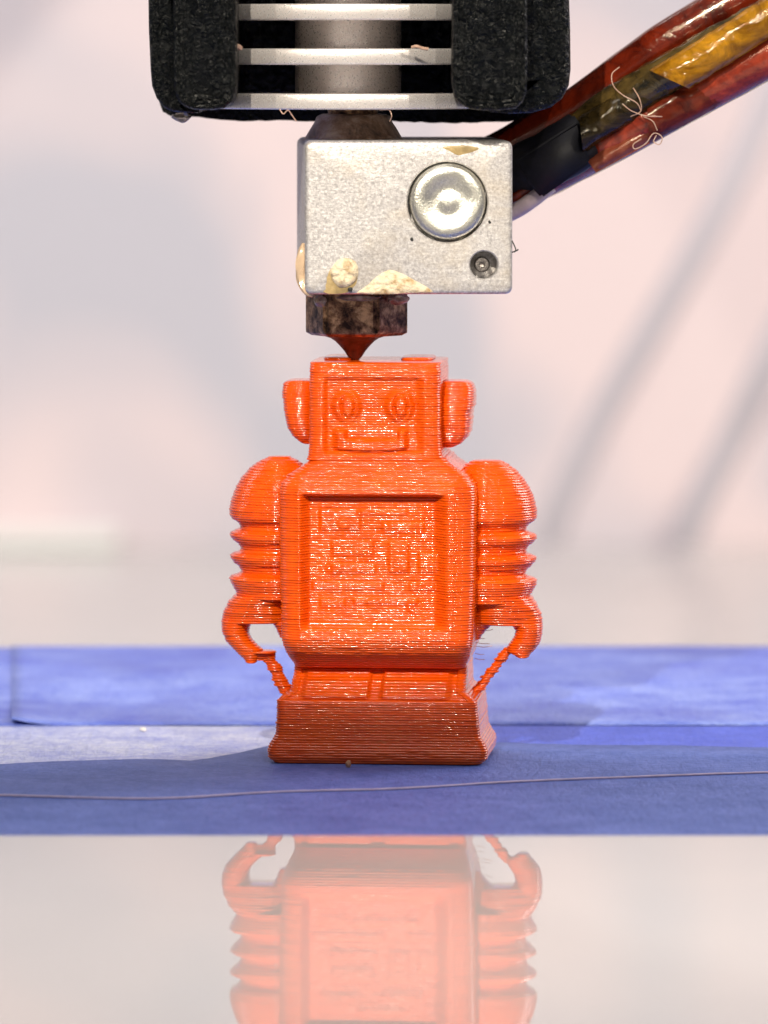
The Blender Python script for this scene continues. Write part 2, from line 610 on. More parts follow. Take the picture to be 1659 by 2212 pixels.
def loft(z, XY, name, parent, masks=None, jitter=.017, m=ORANGE, shift=0.0):
    """XY: rows x cols x 2 outline per z; adds beads of the printed layers. masks: {name:(fn, parent_name)} -> own objects"""
    XY = XY + np.array([shift, 0.0])
    R, K = XY.shape[:2]
    T = np.roll(XY, -1, 1) - np.roll(XY, 1, 1)
    N = np.stack([T[..., 1], -T[..., 0]], -1)
    N /= np.maximum(np.linalg.norm(N, axis=-1, keepdims=True), 1e-6)
    ctr = XY.mean(1, keepdims=True)
    sgn = np.sign(((XY - ctr) * N).sum(-1).mean())
    N *= sgn
    nl = R // len(US)
    lay = np.repeat(rng.normal(0, jitter * .7, nl)[:, None] + smooth_noise(nl, K, 7, jitter), len(US), 0)
    off = bead(z)[:, None] + lay
    XY2 = XY + N * off[..., None]
    V = np.concatenate([XY2, np.broadcast_to(z[:, None, None], (R, K, 1))], -1).reshape(-1, 3)
    i = np.arange(R - 1)[:, None] * K
    k = np.arange(K)[None, :]
    k2 = (k + 1) % K
    F = np.stack([i + k, i + k2, i + K + k2, i + K + k], -1)
    if sgn < 0:
        F = F[..., ::-1]
    F = F.reshape(-1, 4)
    cen = V[F].mean(1) - np.array([shift, 0, 0])
    groups = [(name, np.ones(len(F), bool), parent)]
    if masks:
        used = np.zeros(len(F), bool)
        res = []
        for nm, fn in masks:
            mk = fn(cen) & ~used
            used |= mk
            res.append((nm, mk, parent))
        groups = [(name, ~used, parent)] + res
    out = []
    for gi, (nm, mk, par) in enumerate(groups):
        f = F[mk]
        uid, inv = np.unique(f, return_inverse=True)
        v = V[uid]
        fl = inv.reshape(-1, 4)
        if gi == 0:
            mpos = np.full(len(V), -1); mpos[uid] = np.arange(len(uid))
            tri = []
            vv = [v]
            base = len(v)
            for row, zz in ((0, z[0] - .004), (R - 1, z[-1] + .004)):
                ring = mpos[np.arange(K) + row * K]
                cc = V[np.arange(K) + row * K].mean(0); cc[2] = zz
                vv.append(cc[None]); ci = base; base += 1
                t = np.stack([np.full(K, ci), ring, np.roll(ring, -1), np.roll(ring, -1)], -1)
                tri.append(t[:, :3])
            v = np.concatenate(vv)
            faces = [tuple(q) for q in fl.tolist()] + [tuple(q) for t in tri for q in t.tolist()]
            me = np_mesh(nm, v, faces)
        else:
            me = np_mesh(nm, v, fl)
        me.update()
        o = link(nm, me, m, par, smooth=False)
        out.append(o)
    for o in out[:1]:
        bmx = bmesh.new(); bmx.from_mesh(o.data)
        bmesh.ops.recalc_face_normals(bmx, faces=bmx.faces[:])
        bmx.to_mesh(o.data); bmx.free()
    return out


def sstep(a, b, x):
    t = np.clip((x - a) / (b - a), 0, 1)
    return t * t * (3 - 2 * t)


def rbox(x, z, x0, x1, z0, z1, sl, sr, sb, st):
    """soft rectangle 0..1 with a slope width for each side"""
    return sstep(x0, x0 + sl, x) * (1 - sstep(x1 - sr, x1, x)) * sstep(z0, z0 + sb, z) * (1 - sstep(z1 - st, z1, z))


def boxy(z, hw, yf, yb, rc, nf=190, relief=None, rb=None):
    """outline rows: front run, right corner, side, back ...; arrays over z"""
    R = len(z)
    rows = []
    tf = np.linspace(-1, 1, nf)
    tc = np.linspace(0, math.pi / 2, 12)[1:-1]
    ts = np.linspace(0, 1, 18)
    tb = np.linspace(1, -1, 30)
    X, Y = [], []
    hw, yf, yb, rc = [np.broadcast_to(a, (R,)).astype(float)[:, None] for a in (hw, yf, yb, rc)]
    X.append((hw - rc) * tf); Y.append(yf + 0 * tf)
    X.append(hw - rc + rc * np.sin(tc)); Y.append(yf + rc - rc * np.cos(tc))
    X.append(hw + 0 * ts); Y.append(yf + rc + (yb - yf - 2 * rc) * ts)
    X.append(hw - rc + rc * np.cos(tc)); Y.append(yb - rc + rc * np.sin(tc))
    X.append((hw - rc) * tb); Y.append(yb + 0 * tb)
    X.append(-(hw - rc + rc * np.sin(tc))); Y.append(yb - rc + rc * np.cos(tc))
    X.append(-hw + 0 * ts); Y.append(yb - rc - (yb - yf - 2 * rc) * ts)
    X.append(-(hw - rc + rc * np.cos(tc))); Y.append(yf + rc - rc * np.sin(tc))
    X = np.concatenate(X, 1); Y = np.concatenate(Y, 1)
    if relief is not None:
        Z = np.broadcast_to(z[:, None], X.shape)
        dpt = relief(X[:, :nf], Z[:, :nf])
        Y[:, :nf] += dpt
    return np.stack([X, Y], -1)


I = np.interp
# ---- legs and feet
z = layer_z(0, 7.6)
hw = I(z, [0, .4, 1.0, 1.5, 2.2, 3.4, 4.9, 5.2, 5.6, 7.6], [8.0, 8.45, 8.58, 8.4, 7.95, 7.85, 7.75, 7.45, 6.8, 6.7])
yf = I(z, [0, .3, .9, 1.5, 2.3, 4.8, 5.1, 5.5, 6.3, 6.8, 7.6], [-5.35, -5.55, -5.6, -5.4, -5.3, -6.0, -5.9, -5.3, -4.0, -2.9, -2.4])
yb = I(z, [0, 2, 5, 7.6], [5.8, 5.4, 5.0, 4.8])


def leg_relief(x, z):
    pads = rbox(x, z, -6.0, -.45, 5.0, 7.3, .5, .35, .3, .5) + rbox(x, z, .15, 5.8, 5.0, 7.3, .35, .5, .3, .5)
    return .28 - .45 * pads * (z > 4.9) - .28 * (z <= 4.9)


loft(z, boxy(z, hw, yf, yb, .7, relief=leg_relief), "legs", robot,
     masks=[("foot", lambda c: (c[:, 2] < 5.0))], shift=-.2)

# ---- torso
CHX0, CHX1, CHZ0, CHZ1 = -5.95, 5.65, 10.25, 21.0
DETAIL = [(300, 640, 225, 420), (590, 1000, 232, 300), (780, 1130, 325, 432), (390, 740, 470, 610), (830, 1010, 470, 745),
          (390, 760, 645, 745), (1060, 1230, 560, 745), (240, 820, 785, 872), (990, 1215, 785, 876), (300, 520, 915, 1010), (560, 1080, 905, 990)]


def chest_relief(x, z):
    rec = rbox(x, z, CHX0, CHX1, CHZ0, CHZ1, .75, 1.25, .8, .40)
    d = 1.05 * rec
    # rounded bead of the frame
    fr = rbox(x, z, CHX0 - 1.0, CHX1 + 1.1, CHZ0 - .9, CHZ1 + .8, .6, .6, .6, .5)
    d = d - .16 * fr * (1 - rec)
    for a, b, c, e in DETAIL:
        x0, x1 = .01005 * a - 7.575, .01005 * b - 7.575
        z1, z0 = 22.075 - .01005 * c, 22.075 - .01005 * e
        d = d - .19 * rbox(x, z, x0, x1, z0, z1, .3, .3, .42, .3)
    for cx, cz, r in ((-3.3, 15.2, .75), (1.9, 15.4, .7), (-2.6, 18.6, .55), (2.9, 12.2, .7), (-.3, 12.4, .6)):
        d = d - .09 * (1 - sstep(r - .25, r, np.hypot(x - cx, z - cz)))
    return d


z = layer_z(7.2, 23.6)
hw = I(z, [7.2, 7.6, 8.2, 9.0, 10, 15, 21.0, 21.6, 22.3, 22.9, 23.3, 23.6], [6.65, 6.75, 7.05, 7.3, 7.45, 7.6, 7.65, 7.55, 7.0, 6.0, 5.4, 5.2])
yf = I(z, [7.2, 7.5, 8.0, 8.5, 8.9, 9.3, 9.7, 10.3, 21.0, 21.5, 22.2, 23.0, 23.6], [-3.2, -3.7, -4.7, -5.6, -6.1, -6.42, -6.45, -6.25, -6.25, -6.1, -5.55, -5.05, -4.85])
rc = I(z, [7.2, 9, 21, 23.6], [1.0, 1.6, 1.6, 1.0])
in_panel = lambda c: (np.abs(c[:, 0] + .15) < 5.35) & (c[:, 2] > 10.6) & (c[:, 2] < 20.85) & (c[:, 1] < -3)
loft(z, boxy(z, hw, yf, 5.0, rc, relief=chest_relief), "torso", robot, masks=[("chest_panel", in_panel)], shift=-.2)

# ---- head
EYES = [(-2.15, 27.62), (1.95, 27.66)]


def face_relief(x, z):
    rec = rbox(x, z, -4.05, 3.98, 23.75, 29.95, .5, .8, .5, .42)
    d = .38 * rec
    for cx, cz in EYES:
        q = np.hypot((x - cx) / 1.3, (z - cz) / 1.42)
        d = d - .46 * (1 - sstep(.55, 1.0, q))
        p = np.hypot((x - cx - .14) / .60, (z - cz + .02) / 1.08)
        d = d + .22 * (1 - sstep(.85, 1.2, p)) - .36 * (1 - sstep(.45, .95, p))
    zc = z - .07 * (x + .3) ** 2 * .45           # the mouth sags in the middle
    d = d - .55 * rbox(x, zc, -3.3, 2.7, 23.95, 25.8, .6, .4, .35, .4) * (1 - .9 * rbox(x, zc, -2.4, 2.05, 24.85, 26.6, .4, .3, .3, .3))
    return d


def in_eye(cx, cz):
    return lambda c: (np.hypot(c[:, 0] - cx, (c[:, 2] - cz) / 1.05) < 1.36) & (c[:, 1] < -3)


z = layer_z(23.4, 31.0)
hw = I(z, [23.4, 23.8, 24.4, 31.2], [5.35, 5.2, 5.12, 5.08])
yf = I(z, [23.4, 24.0, 30.4, 30.8, 31.0], [-4.95, -5.1, -5.1, -4.9, -4.6])
head = loft(z, boxy(z, hw, yf, 4.6, .95, relief=face_relief), "head", robot,
            masks=[("eye", in_eye(*EYES[0])), ("eye", in_eye(*EYES[1])),
                   ("mouth", lambda c: (np.abs(c[:, 0] + .3) < 2.95) & (c[:, 2] > 24.2) & (c[:, 2] < 25.75) & (c[:, 1] < -3)),
                   ("face_panel", lambda c: (np.abs(c[:, 0] + .02) < 3.75) & (c[:, 2] > 24.05) & (c[:, 2] < 29.8) & (c[:, 1] < -3))], shift=-.45)

# the layer being laid: two raised walls at the corners of the head's top
z = layer_z(31.0, 31.2)
for cx, w0 in ((-3.1, 1.2), (2.9, 1.2)):
    th = np.linspace(0, 2 * math.pi, 48, endpoint=False)
    sx = np.sign(np.cos(th)) * np.abs(np.cos(th)) ** .5
    sy = np.sign(np.sin(th)) * np.abs(np.sin(th)) ** .5
    s = I(z, [31.0, 31.2], [1.1, 1.05])[:, None]
    XY = np.stack([cx + w0 * s * sx, 1.6 + 2.6 * s * sy], -1)
    loft(z, XY, "top_ridge", robot, shift=-.45)


def ell(z, x0, x1, hd, yc=0.0, n=64, p=1.0):
    th = np.linspace(0, 2 * math.pi, n, endpoint=False)
    c = np.sign(np.cos(th)) * np.abs(np.cos(th)) ** p
    s = np.sign(np.sin(th)) * np.abs(np.sin(th)) ** p
    cx = ((x0 + x1) / 2)[:, None]; rx = ((x1 - x0) / 2)[:, None]
    hd = np.broadcast_to(hd, z.shape)[:, None]
    yc = np.broadcast_to(yc, z.shape)[:, None]
    return np.stack([cx + rx * c, yc + hd * s], -1)


CT = math.cos(math.radians(5))


def lx(px):    # local x of a measurement at the robot's axis depth
    return ((np.asarray(px, float) - 829.5) * 470 / FPX - .12) / CT


def lz(py):
    return HCAM - (np.asarray(py, float) - HORIZ) * 470 / FPX - .05


def table_loft(name, parent, tab, hdfun, p=1.0, n=64, yc=0.0, jit=.017):
    """tab rows: py, px0, px1"""
    t = np.array(sorted(tab, key=lambda r: -r[0]), float)
    zz = lz(t[:, 0])
    z = layer_z(zz[0], zz[-1])
    a, b = I(z, zz, lx(t[:, 1])), I(z, zz, lx(t[:, 2]))
    lo, hi = np.minimum(a, b), np.maximum(a, b)
    return loft(z, ell(z, lo, hi, hdfun(z), yc, n, p), name, parent, jitter=jit)[0]


# ---- ears
table_loft("ear", robot, [(820, 626, 690), (826, 615, 690), (838, 612, 690), (880, 616, 690), (905, 620, 690), (925, 625, 690), (940, 634, 690), (952, 646, 690), (960, 660, 690)],
           lambda z: np.sqrt(np.clip(3.0 ** 2 - (z - lz(882)) ** 2, .5, 99)), .55)
table_loft("ear", robot, [(820, 945, 1008), (827, 945, 1022), (842, 945, 1027), (870, 945, 1026), (888, 945, 1021), (905, 945, 1020), (930, 945, 1018), (945, 945, 1010), (957, 945, 996), (965, 945, 980)],
           lambda z: np.sqrt(np.clip(3.0 ** 2 - (z - lz(888)) ** 2, .5, 99)), .55)

# ---- arms (rings), hands, support strands
RP = [(989, 24), (992, 34), (1000, 48), (1012, 64), (1030, 80), (1050, 92.5), (1075, 103), (1100, 108.5), (1113, 108), (1121, 102), (1127, 92), (1133, 86), (1140, 84), (1146, 96), (1150, 106), (1158, 107),
      (1168, 99), (1174, 90), (1183, 84), (1190, 85), (1194, 98), (1199, 107), (1207, 105), (1217, 96), (1225, 87), (1234, 82), (1239, 88), (1244, 103), (1249, 108), (1258, 106), (1268, 100), (1278, 94), (1292, 93)]
for side, axis_px in ((-1, 603), (1, 1052)):
    rp = np.array(RP[::-1], float)
    zz = lz(rp[:, 0] - (0 if side < 0 else -2))
    z = layer_z(zz[0], zz[-1])
    r = I(z, zz, rp[:, 1] * 470 / FPX)
    cx = float(lx(axis_px))
    arm = loft(z, ell(z, cx - r, cx + r, r * 1.0, 0.0, 170), "arm", robot)[0]
    if side < 0:
        palm = [(1283, 509, 640), (1292, 500, 640), (1305, 491, 640), (1320, 484, 640), (1332, 480, 640), (1340, 478, 640), (1346, 478, 620)]
        fing = [(1340, 478, 552), (1348, 478, 544), (1358, 478, 538), (1370, 481, 537), (1385, 487, 546), (1395, 495, 556), (1403, 503, 566), (1412, 511, 570), (1420, 520, 562), (1427, 527, 558), (1434, 533, 552)]
        thumb = [(1340, 586, 640), (1350, 592, 640), (1360, 597, 640), (1380, 606, 640)]
        strand = [(1408, 566, 588), (1418, 560, 596), (1428, 566, 598), (1440, 576, 606), (1455, 584, 612), (1470, 590, 620), (1485, 598, 628), (1500, 606, 636), (1512, 614, 640)]
        blob = [(1405, 545, 590), (1412, 540, 594), (1420, 541, 592), (1428, 548, 580)]
    else:
        palm = [(1283, 1000, 1146), (1292, 1000, 1154), (1305, 1000, 1161), (1320, 1000, 1167), (1332, 1000, 1170), (1340, 1000, 1171), (1346, 1040, 1171)]
        fing = [(1339, 1084, 1171), (1343, 1098, 1171), (1349, 1107, 1172), (1358, 1112, 1172), (1370, 1111, 1170), (1380, 1105, 1167), (1390, 1098, 1162), (1398, 1092, 1157), (1405, 1096, 1150), (1411, 1108, 1145), (1417, 1118, 1140)]
        thumb = [(1340, 1000, 1082), (1344, 1000, 1070), (1350, 1000, 1060), (1360, 1000, 1050), (1370, 1000, 1042), (1382, 1000, 1036)]
        strand = [(1395, 1088, 1112), (1408, 1080, 1106), (1425, 1066, 1092), (1440, 1054, 1080), (1460, 1040, 1066), (1480, 1022, 1052), (1495, 1008, 1040), (1505, 1004, 1030)]
        blob = None
    zm = float(lz(1290))
    table_loft("hand", arm, palm, lambda z: I(z, [lz(1346), lz(1283)], [1.9, 3.2]), .85, 80, jit=.03)
    table_loft("finger", arm, fing, lambda z: I(z, [lz(1430), lz(1400), lz(1345)], [.7, 1.15, 1.8]), .9, 48)
    table_loft("thumb", arm, thumb, lambda z: I(z, [lz(1380), lz(1345)], [.9, 1.7]), .9, 48)
    table_loft("support_strand", robot, strand, lambda z: .45 + .06 * np.sin(z * 5), .9, 24, jit=.07)
    if blob:
        table_loft("stringy_blob", robot, blob, lambda z: .8 + 0 * z, .8, 32, jit=.14)

# fine hairs of plastic between torso and strand
bm = bmesh.new()
for i in range(7):
    zz = 7.6 + i * .42 + random.uniform(-.1, .1)
    x0, x1 = 6.9, 7.6 + random.uniform(0, .9)
    tube_bm(bm, [(x0, 1.5, zz), ((x0 + x1) / 2, 1.2, zz - .06), (x1, .8, zz + random.uniform(-.1, .15))], .025, 5)
HAIR = bm_obj("plastic_hairs", bm, WISP, robot)
HAIR["kind"] = "stuff"

# ------------------------------------------------------------------ print head
HY = 5.5                                   # depth of the nozzle's axis
AX = P(768, 500, HY).x
ph = empty("extruder", (AX, HY, P(768, 778, HY).z))
tag(ph, "metal extruder with finned heatsink, heater block and brass nozzle above the robot", "extruder")


def hp(name, bm, m, parent=ph, smooth=True, sharp=40):
    """parts built in world places, stored relative to the print head"""
    bmesh.ops.translate(bm, verts=bm.verts[:], vec=-ph.location)
    o = bm_obj(name, bm, m, parent, smooth, sharp)
    return o


# heater block with two bored holes
BY = -4.0
x0, x1 = P(659, 0, BY).x, P(1108, 0, BY).x
z1, z0 = P(0, 304, BY).z, P(0, 636, BY).z
cc = P(967, 437, BY); ch = P(1046, 573, BY)
RC, RH = 3.08, 1.06
bm = bmesh.new()


def rr_pts(x0, x1, z0, z1, r, n=6):
    out = []
    for cx, cz, a0 in ((x1 - r, z0 + r, -90), (x1 - r, z1 - r, 0), (x0 + r, z1 - r, 90), (x0 + r, z0 + r, 180)):
        for k in range(n + 1):
            a = math.radians(a0 + 90 * k / n)
            out.append((cx + r * math.cos(a), cz + r * math.sin(a)))
    return out


DEEP = 20.0
outer = {}
for key, ins, yy in (("b", .0, BY + DEEP), ("m", .0, BY + .34), ("m2", .05, BY + .16), ("m3", .17, BY + .05), ("f", .36, BY)):
    outer[key] = [bm.verts.new((x, yy, zz)) for x, zz in rr_pts(x0 + ins, x1 - ins, z0 + ins, z1 - ins, .55)]
n = len(outer["b"])
for a, b in (("b", "m"), ("m", "m2"), ("m2", "m3"), ("m3", "f")):
    for k in range(n):
        bm.faces.new((outer[a][k], outer[a][(k + 1) % n], outer[b][(k + 1) % n], outer[b][k]))
bm.faces.new(outer["b"])
edges = [bm.edges.get((outer["f"][k], outer["f"][(k + 1) % n])) for k in range(n)]
for c, r, depth in ((cc, RC, 1.6), (ch, RH, 2.2)):
    seg = 48
    prof = [(r + .10, 0), (r, .10), (r, depth)]
    rings = [[bm.verts.new((c.x + q * math.cos(2 * math.pi * k / seg), BY + dy, c.z + q * math.sin(2 * math.pi * k / seg))) for k in range(seg)] for q, dy in prof]
    for i in range(2):
        for k in range(seg):
            bm.faces.new((rings[i][k], rings[i + 1][k], rings[i + 1][(k + 1) % seg], rings[i][(k + 1) % seg]))
    bm.faces.new(rings[2])
    edges += [bm.edges.get((rings[0][k], rings[0][(k + 1) % seg])) for k in range(seg)]
bmesh.ops.triangle_fill(bm, edges=edges, use_beauty=True, use_dissolve=False)
# slight turn of the block about the nozzle
bmesh.ops.rotate(bm, verts=bm.verts[:], cent=(AX, BY, 40), matrix=Matrix.Rotation(math.radians(2.6), 3, 'Z'))
block = hp("heater_block", bm, ALU_BLOCK)


def rot_block(bm):
    bmesh.ops.rotate(bm, verts=bm.verts[:], cent=(AX, BY, 40), matrix=Matrix.Rotation(math.radians(2.6), 3, 'Z'))


# heater cartridge: dished end with a button
bm = bmesh.new()
prof = [(2.90, 3.0), (2.92, .2), (2.86, -.12), (2.62, -.36), (2.25, -.45), (1.85, -.38), (1.45, -.22), (1.1, -.12), (.85, -.13), (.62, -.2), (.42, -.27), (.25, -.30), (.02, -.31)]
rings = [[bm.verts.new((cc.x + .02 + q * math.cos(2 * math.pi * k / 72), BY + dy + .13 * mnoise.noise(Vector((q * math.cos(2 * math.pi * k / 72) * .55 + 4, q * math.sin(2 * math.pi * k / 72) * .55, 3))) * (q < 2.6), cc.z + .07 + q * math.sin(2 * math.pi * k / 72))) for k in range(72)] for q, dy in prof]
for i in range(len(rings) - 1):
    for k in range(72):
        bm.faces.new((rings[i][k], rings[i + 1][k], rings[i + 1][(k + 1) % 72], rings[i][(k + 1) % 72]))
rot_block(bm)
hp("heater_cartridge", bm, STEEL, block, sharp=80)
bm = bmesh.new()
lp = [(.60, 1.2), (.60, .62), (.5, .5), (.24, .5), (.2, .75), (.01, .8)]
rings = [[bm.verts.new((ch.x - .12 + q * math.cos(2 * math.pi * k / 24), BY + dy, ch.z + .02 + q * math.sin(2 * math.pi * k / 24))) for k in range(24)] for q, dy in lp]
for i in range(len(rings) - 1):
    for k in range(24):
        bm.faces.new((rings[i][k], rings[i + 1][k], rings[i + 1][(k + 1) % 24], rings[i][(k + 1) % 24]))
rot_block(bm)
hp("grub_screw", bm, DARK_STEEL, block)


def blob_patch(name, pts, m, h, seed, parent):
    """a flat crust of residue on the block's face, thick in the middle"""
    bm = bmesh.new()
    poly = [P(px, py, BY) for px, py in pts]
    c = sum(poly, Vector()) / len(poly)
    ring0 = []
    for p in poly:
        p.x += .16 * mnoise.noise(Vector((p.x * 2.3, seed, p.z * 2.3)))
        p.z += .16 * mnoise.noise(Vector((p.x * 2.7, seed + 9, p.z * 2.7)))
    cl = spline([(p.x, 0, p.z) for p in poly] + [(poly[0].x, 0, poly[0].z)], 60)[:-1]
    rings = []
    for s, hh in ((1.0, -.04), (.94, .3), (.78, .75), (.5, .95), (.25, 1.0)):
        r = []
        for p in cl:
            q = Vector((c.x + (p.x - c.x) * s, BY, c.z + (p.z - c.z) * s))
            nn = 1 + .5 * mnoise.noise(Vector((q.x * 1.3, seed, q.z * 1.3)))
            q.y = BY + .02 - h * hh * nn * (1 + .5 * mnoise.noise(Vector((q.x * 3.1, seed + 5, q.z * 3.1))))
            r.append(bm.verts.new(q))
        rings.append(r)
    k = len(cl)
    for a, b in zip(rings, rings[1:]):
        for i in range(k):
            bm.faces.new((a[i], a[(i + 1) % k], b[(i + 1) % k], b[i]))
    bm.faces.new(rings[-1])
    rot_block(bm)
    return hp(name, bm, m, parent, sharp=70)


blob_patch("plastic_residue", [(700, 628), (705, 595), (722, 568), (745, 556), (768, 562), (775, 590), (772, 615), (750, 632), (715, 634)], STAIN, .06, 1, block)
blob_patch("plastic_residue", [(716, 605), (714, 582), (732, 562), (755, 558), (772, 574), (772, 598), (756, 618), (732, 622)], CREAM, .5, 2, block)
blob_patch("plastic_residue", [(770, 634), (790, 616), (812, 596), (840, 582), (868, 590), (895, 606), (934, 631), (880, 634), (820, 634)], CREAM, .16, 3, block)
blob_patch("plastic_residue", [(952, 318), (975, 315), (1010, 315), (1038, 319), (1022, 330), (995, 336), (970, 330)], STAIN, .05, 4, block)
# glaze left on the block's left edge and top edge
bm = bmesh.new()
tube_bm(bm, spline([P(656, 525, BY + 1.0), P(651, 560, BY + 1), P(650, 600, BY + 1), P(660, 628, BY + .6), P(676, 640, BY + .6)], 20), [.1, .2, .3, .38, .42, .45, .45, .45, .42, .4, .38, .35, .32, .3, .28, .26, .24, .22, .2, .16, .1][:21], 12, wob=.4)
hp("plastic_residue", bm, simple("amber_glaze", (.62, .45, .30), .2), block)
bm = bmesh.new()
tube_bm(bm, spline([P(1106, 520, BY + .6), P(1114, 538, BY + .4), P(1111, 545, BY + .4)], 8), .05, 6)
tube_bm(bm, spline([P(1106, 545, BY + .6), P(1117, 541, BY + .4), P(1119, 538, BY + .4)], 8), .05, 6)
hp("burnt_crumb", bm, HOLE, block)
for px, py, r in ((890, 517, .14), (1058, 480, .12), (757, 625, .2), (1000, 500, .08)):
    bm = bmesh.new()
    bmesh.ops.create_icosphere(bm, subdivisions=2, radius=r)
    c = P(px, py, BY)
    for v in bm.verts:
        v.co = Vector((c.x + v.co.x * (1 + .6 * mnoise.noise(v.co * 9)), BY + v.co.y * .3 - (.14 if px == 757 else 0), c.z + v.co.z * (1 + .6 * mnoise.noise(v.co * 7 + Vector((3, 3, 3))))))
    rot_block(bm)
    hp("burnt_crumb", bm, HOLE, block)

# nozzle: hexagon, chamfer, concave cone
bm = bmesh.new()
zt, zb = z0 + .05, P(0, 724, HY).z
RX = 4.12
hexr = []
corner = [math.radians(-90 + a) for a in (-37, 23, 83, 143, 203, 263)]
for zz, s in ((zt, .97), (zt - .25, 1.0), (zb + .55, 1.0), (zb + .22, .965), (zb, .86)):
    hexr.append([bm.verts.new((AX + .08 + RX * s * math.cos(a), HY + RX * s * math.sin(a), zz)) for a in corner])
for a, b in zip(hexr, hexr[1:]):
    for k in range(6):
        bm.faces.new((a[k], a[(k + 1) % 6], b[(k + 1) % 6], b[k]))
bm.faces.new(hexr[0]); bm.faces.new(hexr[-1])
be = [e for e in bm.edges if abs(e.verts[0].co.z - e.verts[1].co.z) > .4]
bmesh.ops.bevel(bm, geom=be, offset=.32, segments=3, affect='EDGES')
noz = hp("nozzle", bm, BRASS, sharp=22)
bm = bmesh.new()
tipz = P(0, 779, HY).z
pr = [(2.75, zb + .05), (2.35, zb - .08), (1.9, zb - .22), (1.55, zb - .45), (1.2, zb - .80), (.85, zb - 1.2), (.55, tipz + .32), (.28, tipz + .05), (.2, tipz)]
lathe_bm(bm, pr, AX - .05, HY, 48)
hp("nozzle_tip", bm, simple("hot_brass_tip", (.10, .03, .02), .42, metal=.3, var=.5, vscale=1.5, bs=.5, bscale=3, bd=.1), noz, sharp=60)
# burnt lump between nozzle and block
for c, s in ((P(860, 646, HY - 3), (.9, .8, .42)), (P(775, 643, HY - 3.6), (1.6, .5, .25)), (P(695, 650, HY - 2.6), (.6, .6, .5))):
    bm = bmesh.new()
    bmesh.ops.create_icosphere(bm, subdivisions=3, radius=1)
    for v in bm.verts:
        k = 1 + .35 * mnoise.noise(v.co * 1.8 + c)
        v.co = Vector((c.x + v.co.x * s[0] * k, c.y + v.co.y * s[1] * k, c.z + v.co.z * s[2] * k))
    hp("burnt_residue", bm, GOO, noz)

# heat break throat and the brown goo round it
bm = bmesh.new()
za, zb2 = z1 - .1, P(0, 252, HY).z
lathe_bm(bm, [(4.1, za), (3.78, za + .15), (3.55, za + .55), (3.3, za + 1.0), (3.0, za + 1.45), (2.85, za + 1.8), (2.7, zb2 + .1), (2.4, zb2 + .22)], AX - .15, HY, 56)
for v in bm.verts:
    k = 1 + .05 * mnoise.noise(v.co * .8)
    v.co.x = AX - .15 + (v.co.x - AX + .15) * k
    v.co.y = HY + (v.co.y - HY) * k
hp("heat_break", bm, GOO)
bm = bmesh.new()
lathe_bm(bm, [(1.95, zb2 - .2), (1.95, zb2 + 1.4)], AX - .2, HY, 40)
hp("throat_tube", bm, BRASS)

# heatsink: core and round fins
HX = P(752, 100, HY).x
R_FIN = 11.0
FY = HY - R_FIN
core_z0 = P(0, 236, FY).z
bm = bmesh.new()
lathe_bm(bm, [(4.15, core_z0 + .2), (4.15, core_z0 + 22)], HX, HY, 64)
sink = hp("heatsink", bm, ALU_FIN)
for top, bot in ((203, 237), (105, 140), (8, 43), (-90, -55), (-188, -153)):
    za, zb3 = P(0, bot, FY).z, P(0, top, FY).z
    bm = bmesh.new()
    lathe_bm(bm, [(4.0, za), (R_FIN - .12, za), (R_FIN - .03, za + .05), (R_FIN, za + .14), (R_FIN, zb3 - .14), (R_FIN - .03, zb3 - .05), (R_FIN - .12, zb3), (4.0, zb3)], HX, HY, 128, cap=False)
    hp("fin", bm, ALU_FIN, sink, sharp=50)

# fan shroud: two front arms, rear plate; black printed plastic
shroud_root = None


def ridge_face(bm, pts, y_front, y_back, rings=((0, -.1), (.10, .16), (.24, .25), (.36, .06), (.46, .2), (.6, .27), (.72, .08), (.82, .2), (.98, .26), (1.1, .1), (1.25, .17))):
    """a slab with outline pts (x,z) whose front carries the rounded ridges of nested outline passes"""
    n = len(pts)
    pv = [Vector((x, 0, z)) for x, z in pts]
    nrm = []
    for i in range(n):
        t = (pv[(i + 1) % n] - pv[i - 1]).normalized()
        nrm.append(Vector((-t.z, 0, t.x)))
    cen = sum(pv, Vector()) / n
    if sum((cen - pv[i]).dot(nrm[i]) for i in range(n)) < 0:
        nrm = [-q for q in nrm]
    rows = [[bm.verts.new((p.x, y_back, p.z)) for p in pv]]
    for ins, h in rings:
        rows.append([bm.verts.new((pv[i].x + nrm[i].x * ins, y_front + .25 - h, pv[i].z + nrm[i].z * ins)) for i in range(n)])
    for a, b in zip(rows, rows[1:]):
        for i in range(n):
            bm.faces.new((a[i], a[(i + 1) % n], b[(i + 1) % n], b[i]))
    bm.faces.new(rows[0]); bm.faces.new(rows[-1])


def outline(px, y, n=100):
    pts = spline([Vector((P(a, b, y).x, 0, P(a, b, y).z)) for a, b in px], n)
    return [(p.x, p.z) for p in pts]


SY = -8.5
# rear plate: wide, shows as a dark strip under the heatsink
bm = bmesh.new()
rear = []
edge = [(345, 225), (352, 242), (372, 252), (430, 254), (520, 262), (600, 260), (690, 264), (790, 262), (880, 263), (970, 266), (1060, 264), (1140, 260), (1190, 250), (1222, 225)]
pts = []
for i in range(len(edge) - 1):
    for k in range(6):
        t = k / 6
        a, b = edge[i], edge[i + 1]
        px, py = a[0] + (b[0] - a[0]) * t, a[1] + (b[1] - a[1]) * t
        py += 2.2 * mnoise.noise(Vector((px * .05, 3.3, 0))) + 1.3 * mnoise.noise(Vector((px * .19, 7.3, 0)))
        pts.append((px, py))
pts += [(1222, 225), (1222, -300), (345, -300)]
RY = 17.0
poly = [P(px, py, RY) for px, py in pts]
f0 = [bm.verts.new(p) for p in poly]
f1 = [bm.verts.new(p + Vector((0, 2.6, 0))) for p in poly]
